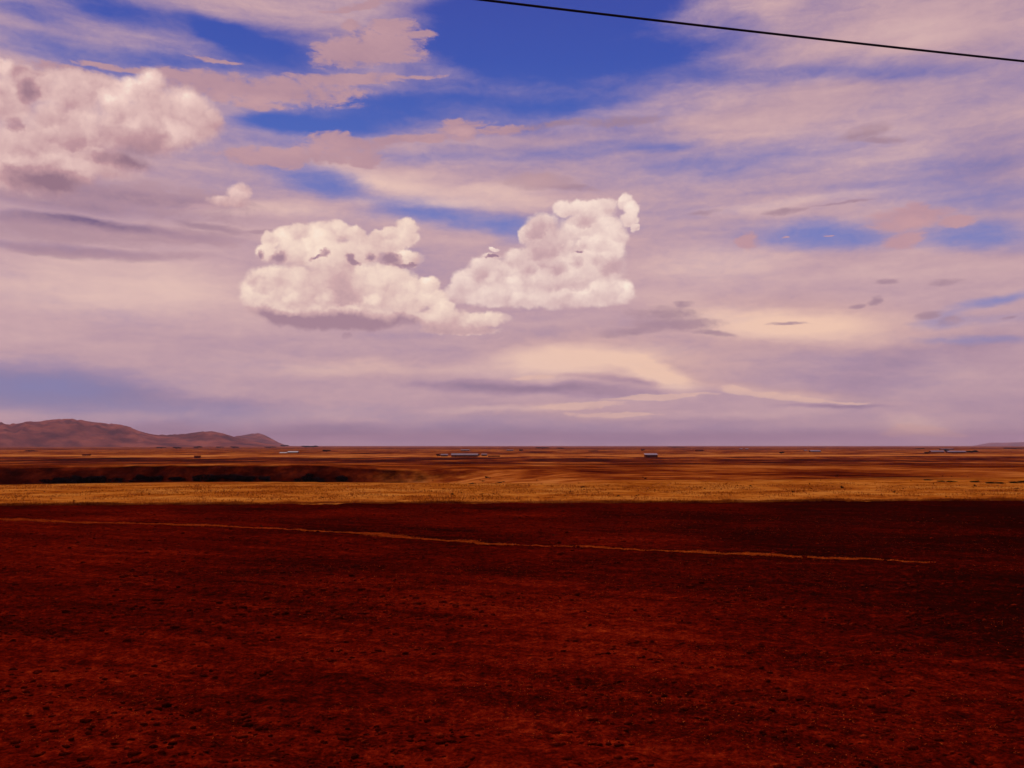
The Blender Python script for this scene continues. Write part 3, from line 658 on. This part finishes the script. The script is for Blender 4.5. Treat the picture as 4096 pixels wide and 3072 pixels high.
house('farmhouse', 'hazy violet-roofed house far behind, between the longest farmhouse and the boxy house', 2040, 1804, 26, 3, 2, tin, 8.0, 0.0, G, openings=1)
house('shed', 'left one of two tiny pale sheds under the horizon', 2966, 1799, 10, 3, 2, bright_tin, 5.0, 0.0, G, 'shed', openings=0)
house('shed', 'right one of two tiny pale sheds under the horizon', 2988, 1799, 11, 3, 2, bright_tin, 5.0, 0.0, G, 'shed', openings=0)
house('farmhouse', 'dark low hut under the horizon right of the boxy adobe house', 2800, 1805, 28, 4, 2, adobe, 8.0, 0.0, G, openings=1)
# yard wall running right from the long farmhouse
x0, y0, z0 = spot(1952, 1827); x1 = x0 + 48 * y0 / FPX
V_, F_ = [], []; box_vf(x0, x1, y0, y0 + 0.4, z0 - 0.2, z0 + 0.9, V_, F_)
tag(mesh_obj('yard_wall', V_, F_, adobe), 'low dark adobe yard wall running right from the longest farmhouse', 'wall')

# ------------------------------------------------------------------ trees and shrubs
def build_leaf(dark):
    def f(k, b):
        p = geo_pos(k); n = k.noise(p, 0.9, 3, 0.6); n = k.mad(obj_rand(k), 0.35, n)
        k.put(b.inputs['Base Color'], k.ramp(n, [(0.35, tuple(c * 0.5 for c in dark)), (0.7, dark), (1.0, tuple(c * 2.0 for c in dark))]))
    return f
leaf_dark = material('dark_foliage', build_leaf((0.012, 0.008, 0.008)), 1.0, 0.0)
leaf_far = material('far_foliage', build_leaf((0.016, 0.010, 0.016)), 1.0, 0.0)
leaf_dry = material('dry_tussock', build_leaf((0.085, 0.016, 0.003)), 1.0, 0.0)
leaf_green = material('dull_green_weed', build_leaf((0.012, 0.016, 0.006)), 1.0, 0.0)
bark = material('bark', build_dark, 1.0, 0.0)

def leaf_cloud(n, rx, ry, rz_, z_off, size, lumps=5, seed=0, flat=0.55):
    """many small leaf-sized triangles in a few irregular clumps"""
    g_ = np.random.default_rng(seed)
    lc = g_.normal(0, 0.42, (lumps, 3)) * [1, 1, 0.6]; lr = g_.uniform(0.35, 0.6, lumps)
    which = g_.integers(0, lumps, n); d = g_.normal(0, 1, (n, 3)); d /= np.linalg.norm(d, axis=1)[:, None]
    pos = lc[which] + d * (lr[which] * g_.uniform(0.25, 1.0, n) ** 0.5)[:, None]
    pos[:, 2] = np.maximum(pos[:, 2], -0.9)
    pos = pos * [rx, ry, rz_] + [0, 0, z_off]
    a = g_.normal(0, 1, (n, 3)); a /= np.linalg.norm(a, axis=1)[:, None]
    bb = np.cross(a, g_.normal(0, 1, (n, 3))); bb /= np.linalg.norm(bb, axis=1)[:, None] + 1e-9
    s_ = size * g_.uniform(0.6, 1.4, n)[:, None]
    V_ = np.stack([pos - a * s_, pos + a * s_, pos + bb * s_ * flat * 1.6], 1).reshape(-1, 3)
    return V_, np.arange(3 * n).reshape(n, 3)
def tapered(points, radii, sides=6):
    V_, F_ = [], []
    for (p, r_) in zip(points, radii):
        for i in range(sides):
            t = 2 * math.pi * i / sides; V_.append((p[0] + r_ * math.cos(t), p[1] + r_ * math.sin(t), p[2]))
    for j in range(len(points) - 1):
        for i in range(sides):
            a = j * sides + i; b_ = j * sides + (i + 1) % sides
            F_.append((a, b_, b_ + sides, a + sides))
    return V_, F_
def copy_thing(root, loc, rz, sc, label, group=None):
    c = root.copy(); scene.collection.objects.link(c); c.location = loc; c.rotation_euler = (0, 0, rz); c.scale = sc
    c['label'] = label
    if group: c['group'] = group
    for ch in root.children:
        d = ch.copy(); scene.collection.objects.link(d); d.parent = c
    return c

# far trees
def tree_proto(seed, mat):
    root = empty('tree', (0, 0, 0)); tag(root, 'tree', 'tree')
    V_, F_ = leaf_cloud(1100, 3.0, 3.0, 2.4, 3.4, 0.62, 7, seed)
    c = mesh_np('crown', V_, F_, mat); c.parent = root
    tv, tf = tapered([(0, 0, -0.2), (0.1, 0, 1.4), (0.0, 0.1, 3.4)], [0.28, 0.2, 0.1])
    for bx_, by_ in ((1.2, 0.3), (-1.1, -0.4), (0.2, 1.1)):
        a, f2 = tapered([(0.05, 0, 1.4), (bx_ * 0.6, by_ * 0.6, 2.6), (bx_, by_, 3.9)], [0.14, 0.09, 0.04])
        n = len(tv); tv += a; tf += [tuple(i + n for i in q) for q in f2]
    mesh_obj('trunk', tv, tf, bark, root)
    return root
protos = [tree_proto(101, leaf_far), tree_proto(102, leaf_far), tree_proto(103, leaf_far)]
GT = 'dark trees strung along the far plain'
far_trees = [  # px, foot py, width px, height px, label
 (645, 1794, 30, 5, 'low dark tree clump at the foot of the large hill'),
 (705, 1795, 26, 6, 'dark tree clump under the saddle of the large hill'),
 (790, 1793, 30, 7, 'dark tree under the right dome of the large hill'),
 (880, 1793, 26, 5, 'flat dark tree clump under the right end of the large hill'),
 (935, 1793, 26, 6, 'dark tree in front of the small rear hill'),
 (1080, 1792, 40, 5, 'flat tree clump below the right slope of the rear hill'),
 (1138, 1788, 26, 7, 'dark tree clump on the horizon where the hills end'),
 (1222, 1791, 34, 7, 'left tree of the dark pair on the horizon beyond the hills'),
 (1254, 1791, 30, 8, 'right and darkest tree of the pair on the horizon beyond the hills'),
 (1306, 1809, 26, 8, 'reddish bush right of the shining tin roof'),
 (1751, 1826, 14, 8, 'small dark tree left of the adobe hut beside the longest farmhouse'),
 (1909, 1826, 16, 9, 'dark tree at the right gable of the longest farmhouse'),
 (2170, 1795, 46, 5, 'wide dark tree line under the horizon, centre right'),
 (2238, 1795, 26, 4, 'low dark tree clump right of the wide tree line'),
 (2372, 1806, 34, 4, 'thin dark hedge tree left of the boxy adobe house'),
 (2572, 1804, 14, 5, 'small dark tree up-left of the boxy adobe house'),
 (2700, 1791, 60, 4, 'faint dark clump right on the horizon above the boxy house'),
 (3127, 1815, 16, 8, 'round dark bush left of the pale-roofed farmhouse'),
 (3710, 1816, 20, 6, 'dark shrub left of the white-roofed cluster'),
 (3786, 1809, 20, 10, 'dark tree between the two white-roofed houses of the cluster'),
 (3888, 1812, 36, 9, 'dark tree group right of the white-roofed cluster'),
 (2085, 1806, 14, 7, 'small dark tree right of the hazy violet-roofed house'),
 (120, 1806, 34, 4, 'flat dark thicket near the left edge of the plain'),
 (3680, 1797, 34, 4, 'faint thicket up-left of the white-roofed cluster'),
 (4060, 1796, 60, 4, 'faint dark thicket below the blue hill at far right')]
for i, (px, py, wp, hp, lab) in enumerate(far_trees):
    x, y, z = spot(px, py, 9000.0); m = math.hypot(x, y) / FPX
    pr = protos[i % 3]; sx_ = wp * m / 6.0; sz_ = hp * m / 4.6
    if i < 3: t_ = pr; t_.location = (x, y, z); t_.scale = (sx_, max(sx_ * 0.6, sz_), sz_); t_.rotation_euler = (0, 0, 0); tag(t_, lab, 'tree', GT)
    else: copy_thing(pr, (x, y, z), rng.uniform(-0.3, 0.3), (sx_, max(sx_ * 0.5, sz_), sz_), lab, GT)

# big dark bushes on the bank of the river cut
def bush_proto(name, cat, seed, mat, n=700, size=0.09, lumps=6, flat=0.5):
    V_, F_ = leaf_cloud(n, 1.0, 0.9, 0.62, 0.48, size, lumps, seed, flat)
    o = mesh_np(name, V_, F_, mat); tag(o, name, cat); o.location = (0, -900, 0); return o
bp = [bush_proto('bush', 'bush', 201 + i, leaf_dark, 1500, 0.085, 7) for i in range(3)]
GB = 'dark bushes on the shaded bank of the river cut'
bank_bushes = [  # px, foot py, width px, height px
 (215, 1936, 60, 26), (255, 1934, 50, 30), (300, 1933, 64, 32), (340, 1933, 60, 34), (385, 1931, 60, 30), (425, 1928, 40, 26), (480, 1925, 46, 18), (528, 1927, 24, 10), (580, 1922, 40, 24), (640, 1922, 60, 26), (700, 1922, 44, 18),
 (800, 1922, 66, 26), (860, 1922, 56, 28), (905, 1921, 36, 22), (960, 1922, 50, 26), (1010, 1924, 66, 26), (1060, 1925, 40, 24), (1220, 1928, 56, 34), (1255, 1928, 40, 26), (1362, 1930, 62, 32), (1290, 1928, 26, 16)]
BANK_LAB = ['dark bush at the left end of the long black thicket on the river bank', 'second dark bush from the left end of the bank thicket', 'third bush from the left in the bank thicket, low and wide',
 'tallest bush in the left part of the bank thicket', 'wide dark bush in the middle of the left bank thicket', 'bush at the right end of the left bank thicket', 'low sparse bush just right of the left bank thicket',
 'tiny dark bush in the red gap of the river bank', 'bush that starts the second thicket of the river bank', 'widest bush of the second bank thicket', 'low bush at the right end of the second bank thicket',
 'large bush starting the third thicket of the river bank', 'tallest bush of the third thicket of the river bank', 'narrow bush at the right end of the third bank thicket', 'bush starting the fourth thicket of the river bank',
 'large dark bush in the middle of the fourth bank thicket', 'bush at the right end of the fourth bank thicket', 'left and larger one of a pair of big bushes towards the right of the bank', 'right one of a pair of big bushes towards the right of the bank',
 'last and lone big bush at the right end of the river bank', 'small bush between the pair and the last bush of the bank']
used = [False] * 3
def put(protos_, used_, i, loc, sc, lab, group, rz=None):
    pr = protos_[i % len(protos_)]
    if not used_[i % len(protos_)]: o = pr; used_[i % len(protos_)] = True
    else: o = pr.copy(); scene.collection.objects.link(o)
    o.location = loc; o.scale = sc; o.rotation_euler = (0, 0, rng.uniform(0, 6.28) if rz is None else rz)
    o['label'] = lab; o['group'] = group; return o
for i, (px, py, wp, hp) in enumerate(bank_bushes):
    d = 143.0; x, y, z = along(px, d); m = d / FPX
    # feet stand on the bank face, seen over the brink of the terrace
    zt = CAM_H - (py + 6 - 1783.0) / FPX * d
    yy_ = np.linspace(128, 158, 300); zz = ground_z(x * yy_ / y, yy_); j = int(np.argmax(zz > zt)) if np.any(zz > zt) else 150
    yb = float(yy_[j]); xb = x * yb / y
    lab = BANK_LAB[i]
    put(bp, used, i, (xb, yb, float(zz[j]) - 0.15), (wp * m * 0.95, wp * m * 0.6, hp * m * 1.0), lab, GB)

# tussocks on the golden terrace and beyond
tp = [bush_proto('grass_tussock', 'tussock', 301 + i, leaf_dry, 420, 0.10, 4, 0.25) for i in range(4)]
dp = [bush_proto('shrub', 'shrub', 331 + i, leaf_dark, 500, 0.10, 4, 0.4) for i in range(2)]
used_t, used_d = [False] * 4, [False] * 2
GS = 'dry tussocks dotted over the golden field'
distinct = [(1810, 1980, 17, 12, 'darkest round shrub in the golden field, left of centre'), (2580, 1916, 16, 10, 'small dark shrub on the brown strip below the boxy adobe house'),
 (2474, 1986, 20, 10, 'dark shrub near the lower edge of the golden field, right of centre'), (2548, 1985, 14, 9, 'brown shrub just right of the dark one near the lower edge of the golden field'),
 (3366, 1954, 18, 15, 'tall dark shrub alone on the golden field at right'), (3576, 1970, 15, 8, 'dark shrub right of and below the tall lone shrub'),
 (3898, 1946, 16, 10, 'dark shrub under the black hedge line at far right'), (1928, 1977, 10, 6, 'small shrub right of the darkest round shrub'),
 (2334, 1950, 26, 9, 'flat dark shrub on the boundary of the golden field, centre right'), (1290, 1993, 12, 9, 'reddish shrub at the lower edge of the golden field, left of centre'),
 (1945, 1912, 26, 10, 'dark shrub in the brown hollow behind the golden field, centre'), (1930, 1926, 20, 8, 'lower dark shrub in the brown hollow behind the golden field'),
 (1890, 1936, 30, 8, 'wide flat shrub in the brown hollow behind the golden field'), (2000, 1932, 34, 9, 'widest shrub at the right end of the brown hollow'),
 (3002, 1946, 14, 8, 'small dark shrub on the golden field, right of middle'), (3172, 1970, 16, 8, 'brown shrub left of and below the tall lone shrub')]
for i, (px, py, wp, hp, lab) in enumerate(distinct):
    x, y, z = spot(px, py); m = math.hypot(x, y) / FPX
    put(dp, used_d, i, (x, y, z - 0.02), (wp * m * 0.5, wp * m * 0.5, hp * m * 0.85), lab, 'dark shrubs on and behind the golden field')
g2_ = np.random.default_rng(5); cnt = 0
for i in range(230):
    px = g2_.uniform(-60, 4150); py = g2_.uniform(1955, 2012) if i % 3 else g2_.uniform(1900, 1960)
    if py < 1945 and px < 1700: continue
    if py > 2018 - 0.0055 * px: continue
    x, y, z = spot(px, py); m = math.hypot(x, y) / FPX
    if y < float(edge_gold(np.array(x))) + 1.0: continue
    wp = g2_.uniform(5, 12) * (1.4 if i % 7 == 0 else 1); hp = wp * g2_.uniform(0.45, 0.8)
    put(tp, used_t, i, (x, y, z - 0.02), (wp * m * 0.5, wp * m * 0.5, hp * m * 0.8), 'small dry brown tussock dotted over the golden field', GS); cnt += 1
# dark hedge line at the far right behind the golden field
hp_ = [bush_proto('hedge_bush', 'bush', 351 + i, leaf_green, 700, 0.09, 6) for i in range(2)]; used_h = [False] * 2
HEDGE_LAB = ['%s bush from the left in the blackish hedge line at far right' % w for w in ('first', 'second', 'third', 'fourth', 'fifth', 'sixth', 'seventh', 'eighth and last')]
for i, (px, py, wp, hp) in enumerate([(3712, 1922, 40, 8), (3770, 1927, 44, 8), (3805, 1928, 46, 9), (3905, 1929, 50, 9), (3965, 1934, 50, 11), (4005, 1935, 40, 10), (4060, 1933, 50, 12), (4095, 1931, 40, 12)]):
    x, y, z = spot(px, py); m = math.hypot(x, y) / FPX
    put(hp_, used_h, i, (x, y, z - 0.05), (wp * m * 0.5, wp * m * 0.3, hp * m * 0.9), HEDGE_LAB[i], 'bushes of the hedge line at far right', 0.0)
# weeds in the ploughed field
wp_ = [bush_proto('weed', 'weed', 371 + i, leaf_green, 260, 0.12, 4, 0.3) for i in range(2)]; used_w = [False] * 2
for i, (px, py, wp, lab) in enumerate([(2216, 2146, 22, 'dark green weed in the ploughed soil above the straw strip, near the middle'), (1047, 2110, 20, 'dark green weed just above the straw strip at left'),
    (2358, 2152, 12, 'small weed right of the middle weed in the ploughed soil'), (2425, 2149, 12, 'tiny weed, third to the right above the straw strip'), (2760, 2114, 14, 'small weed in the upper ploughed soil right of centre'), (3165, 2186, 22, 'low weed above the right part of the straw strip')]):
    x, y, z = spot(px, py); m = math.hypot(x, y) / FPX
    put(wp_, used_w, i, (x, y, z), (wp * m * 0.5, wp * m * 0.5, wp * m * 0.45), lab, 'green weeds in the ploughed field')

# ------------------------------------------------------------------ straw strip left between two ploughed lands
def build_straw(k, b):
    p = geo_pos(k); n = k.noise(p, 5.0, 3, 0.6)
    k.put(b.inputs['Base Color'], k.ramp(n, [(0.3, (0.30, 0.042, 0.004)), (0.55, (0.60, 0.115, 0.010)), (0.8, (0.80, 0.21, 0.025))]))
straw_mat = material('dry_straw', build_straw, 1.0, 0.0)
pts = [(-120, 2074), (0, 2079), (400, 2093), (900, 2107), (1200, 2120), (1500, 2139), (1750, 2160), (2000, 2173), (2400, 2190), (2800, 2208), (3150, 2225), (3450, 2237), (3740, 2247)]
line = np.array([px_ground(*q) for q in pts])
seg = np.r_[0, np.cumsum(np.hypot(*np.diff(line, axis=0).T))]
gs = np.random.default_rng(77); n = 60000
tt = gs.uniform(0, seg[-1], n); lx = np.interp(tt, seg, line[:, 0]); ly = np.interp(tt, seg, line[:, 1])
dens = 0.3 + 0.9 * vnoise(tt * 0.9, tt * 0, 3); wdt = 0.16 * dens * np.clip((seg[-1] - tt) / 6, 0.15, 1)
keep = gs.uniform(0, 1, n) < np.clip(dens * np.clip((seg[-1] - tt) / 5, 0.2, 1), 0, 1)
lx += 0.12 * (vnoise(tt * 0.35, tt * 0, 4) - 0.5) * 2; ly += 0.12 * (vnoise(tt * 0.25, tt * 0, 6) - 0.5) * 2
lx = lx[keep] + gs.normal(0, 1, keep.sum()) * wdt[keep] * 0.5; ly = ly[keep] + gs.normal(0, 1, keep.sum()) * wdt[keep]; hh = 0.025 + 0.042 * dens[keep] * gs.uniform(0.4, 1.2, keep.sum())
def blades(x, y, z, hgt, wid, lean, g_):
    n = len(x); a = g_.uniform(0, 6.28, n); base = np.stack([x, y, z], -1)
    side = np.stack([np.cos(a), np.sin(a), np.zeros(n)], -1) * wid[:, None]
    b_ = g_.uniform(0, 6.28, n); tip = base + np.stack([np.cos(b_) * lean, np.sin(b_) * lean, hgt], -1)
    return np.stack([base - side, base + side, tip], 1).reshape(-1, 3), np.arange(3 * n).reshape(n, 3)
zl = ground_z(lx, ly) + micro(lx, ly) - 0.01
V_, F_ = blades(lx, ly, zl, hh, gs.uniform(0.006, 0.016, len(lx)), hh * gs.uniform(0.2, 1.5, len(lx)), gs)
tag(mesh_np('straw_strip', V_, F_, straw_mat), 'thin line of dry orange straw crossing the ploughed field', 'straw', kind='stuff')

# standing dry grass of the terrace and its ragged lower edge
def build_grass(k, b):
    p = geo_pos(k); n = k.noise(p, 0.9, 4, 0.65); n = k.mad(k.sub(k.noise(p, 0.12, 4, 0.6), 0.5), 1.4, n)
    k.put(b.inputs['Base Color'], k.ramp(n, [(0.25, (0.14, 0.022, 0.003)), (0.5, (0.32, 0.085, 0.008)), (0.75, (0.46, 0.16, 0.025))]))
grass_mat = material('dry_grass', build_grass, 1.0, 0.0)
gs = np.random.default_rng(79)
gx = gs.uniform(-66, 66, 60000); gy = edge_gold(gx) + np.abs(gs.normal(0, 1, 60000)) * 0.8 - 0.35
hx = gs.uniform(-75, 75, 90000); hy = edge_gold(hx) + gs.uniform(0, 34, 90000); k_ = (hy < brink(hx) - 0.5) & (vnoise(hx * 0.4, hy * 0.4, 62) > 0.35); hx, hy = hx[k_], hy[k_]
gx = np.r_[gx, hx]; gy = np.r_[gy, hy]; hh = gs.uniform(0.05, 0.20, len(gx)) * (0.4 + vnoise(gx * 0.6, gy * 0.6, 63))
V_, F_ = blades(gx, gy, ground_z(gx, gy) - 0.01, hh, gs.uniform(0.01, 0.03, len(gx)), hh * gs.uniform(0.1, 0.9, len(gx)), gs)
tag(mesh_np('dry_grass', V_, F_, grass_mat), 'golden dry grass standing on the terrace behind the ploughed field', 'grass', kind='stuff')

# loose straw over the soil
def build_chaff(k, b):
    p = geo_pos(k); n = k.noise(p, 6.0, 3, 0.6)
    k.put(b.inputs['Base Color'], k.ramp(n, [(0.3, (0.12, 0.012, 0.002)), (0.55, (0.26, 0.034, 0.006)), (0.8, (0.50, 0.10, 0.02))]))
chaff_mat = material('chaff', build_chaff, 1.0, 0.0)
def scatter(n, r0, r1, g_, power=1.6):
    rr = r0 * (r1 / r0) ** (g_.uniform(0, 1, n) ** (1 / power)); aa = g_.uniform(-0.60, 0.60, n)
    x = rr * np.sin(aa); y = rr * np.cos(aa); return x, y
gs = np.random.default_rng(78); x, y = scatter(60000, 10.0, 60.0, gs, 1.0)
cl = vnoise(x * 0.5, y * 0.9, 33) * vnoise(x * 0.11, y * 0.2, 34); k_ = (cl > 0.25) & (y < edge_gold(x)); x, y = x[k_], y[k_]
z = ground_z(x, y) + micro(x, y) - 0.002; ln = gs.uniform(0.008, 0.04, len(x)) * (0.7 + np.hypot(x, y) / 60)
V_, F_ = blades(x, y, z, ln * gs.uniform(0.15, 0.6, len(x)), gs.uniform(0.004, 0.010, len(x)) * (1.0 + np.hypot(x, y) / 30), ln, gs)
tag(mesh_np('loose_straw', V_, F_, chaff_mat), 'bits of straw scattered over the ploughed soil', 'straw', kind='stuff')

# ------------------------------------------------------------------ clods
def build_clod(k, b):
    p = geo_pos(k); n = k.noise(p, 2.2, 3, 0.6); f = k.noise(p, 14.0, 4, 0.7); n = k.mad(k.sub(f, 0.5), 0.7, n)
    k.put(b.inputs['Base Color'], k.ramp(n, [(0.3, (0.018, 0.0012, 0.0006)), (0.55, (0.07, 0.0036, 0.001)), (0.8, (0.19, 0.014, 0.003))]))
clod_mat = material('soil_clod', build_clod, 1.0, 0.0)
bm = bmesh.new(); bmesh.ops.create_icosphere(bm, subdivisions=1, radius=1.0)
ico = np.array([v.co[:] for v in bm.verts]); icf = np.array([[v.index for v in f.verts] for f in bm.faces]); bm.free()
def clods(n, r0, r1, smin, smax, seed, dens_cut):
    g_ = np.random.default_rng(seed); x, y = scatter(n, r0, r1, g_, 1.0)
    c = vnoise(x * 0.35, y * 0.7, seed) * 0.6 + vnoise(x * 1.3, y * 2.0, seed + 1) * 0.4
    k_ = (c > dens_cut) & (y < edge_gold(x) - 0.4); x, y = x[k_], y[k_]; n = len(x)
    s_ = smin + (smax - smin) * g_.uniform(0, 1, n) ** 5
    z = ground_z(x, y) + micro(x, y)
    shapes = []
    for j in range(14):
        q = ico * (1 + 0.8 * np.array([[mn.noise(Vector((v * 1.3 + j * 7.1).tolist()))] for v in ico]) + 0.25 * np.array([[mn.noise(Vector((v * 3.1 + j * 3.1).tolist()))] for v in ico]))
        shapes.append(q)
    shapes = np.array(shapes); V_ = shapes[g_.integers(0, 14, n)]
    a = g_.uniform(0, 6.28, n); ca, sa = np.cos(a), np.sin(a)
    xr = V_[:, :, 0] * ca[:, None] - V_[:, :, 1] * sa[:, None]; yr = V_[:, :, 0] * sa[:, None] + V_[:, :, 1] * ca[:, None]
    W = np.stack([xr * (s_ * g_.uniform(0.9, 1.7, n))[:, None] + x[:, None], yr * s_[:, None] + y[:, None], V_[:, :, 2] * (s_ * g_.uniform(0.45, 0.8, n))[:, None] + (z + s_ * 0.12)[:, None]], -1)
    F_ = (icf[None] + (np.arange(n) * len(ico))[:, None, None]).reshape(-1, 3)
    return W.reshape(-1, 3), F_, n
Va, Fa, n1 = clods(11000, 9.5, 26.0, 0.010, 0.062, 91, 0.46)
Vb, Fb, n2 = clods(10000, 22.0, 62.0, 0.018, 0.09, 92, 0.48)
V_ = np.concatenate([Va, Vb]); F_ = np.concatenate([Fa, Fb + len(Va)])
tag(mesh_np('soil_clods', V_, F_, clod_mat, smooth=False), 'dark red clods strewn over the ploughed field', 'clods', kind='stuff')
print('clods', n1, n2, 'tussocks', cnt)

# ------------------------------------------------------------------ overhead cable along the road
def build_cable(k, b): k.put(b.inputs['Base Color'], (0.006, 0.004, 0.006))
cable_mat = material('black_cable', build_cable, 0.6, 0.3)
def ray_at(px, py, hgt):
    u = (px - W0 / 2) / FPX; v = (H0 / 2 - py) / FPX; c, s_ = math.cos(PITCH), math.sin(PITCH)
    d = Vector((u, c - v * s_, s_ + v * c)); return d * (hgt / d.z) + Vector((0, 0, CAM_H))
A3, B3 = ray_at(1920, -2, 5.4), ray_at(4096, 245, 5.25)
dirv = (B3 - A3); L_ = dirv.length; V_, F_ = [], []; NS, SID = 120, 8
for i in range(NS + 1):
    t = -2.2 + 6.0 * i / NS; p = A3 + dirv * t; p.z += 0.055 * (t - 0.5) ** 2 - 0.055 * 0.25
    for j in range(SID):
        a = 2 * math.pi * j / SID; V_.append((p.x, p.y + 0.0155 * math.cos(a), p.z + 0.0155 * math.sin(a)))
for i in range(NS):
    for j in range(SID):
        a = i * SID + j; b_ = i * SID + (j + 1) % SID; F_.append((a, b_, b_ + SID, a + SID))
tag(mesh_obj('overhead_cable', V_, F_, cable_mat, smooth=True), 'black overhead cable crossing the upper right of the sky', 'cable')
for o in list(scene.objects):                      # prototypes that were never placed
    if o.location.y < -800: bpy.data.objects.remove(o)

# ------------------------------------------------------------------ haze: even pale air over the whole plain
hm = bpy.data.materials.new('haze'); hm.use_nodes = True; ht = hm.node_tree; ht.nodes.clear()
pv = ht.nodes.new('ShaderNodeVolumePrincipled'); ho = ht.nodes.new('ShaderNodeOutputMaterial')
pv.inputs['Density'].default_value = 3.2e-5; pv.inputs['Color'].default_value = (0.80, 0.56, 0.72, 1); pv.inputs['Anisotropy'].default_value = 0.0
ht.links.new(pv.outputs[0], ho.inputs['Volume'])
V_, F_ = [], []; zmin = float(Vg[:, 2].min()) - 1.0 - 3.0; box_vf(-38000, 38000, -38000, 38000, zmin, 420.0, V_, F_)
tag(mesh_obj('haze', V_, F_, hm), kind='stuff')
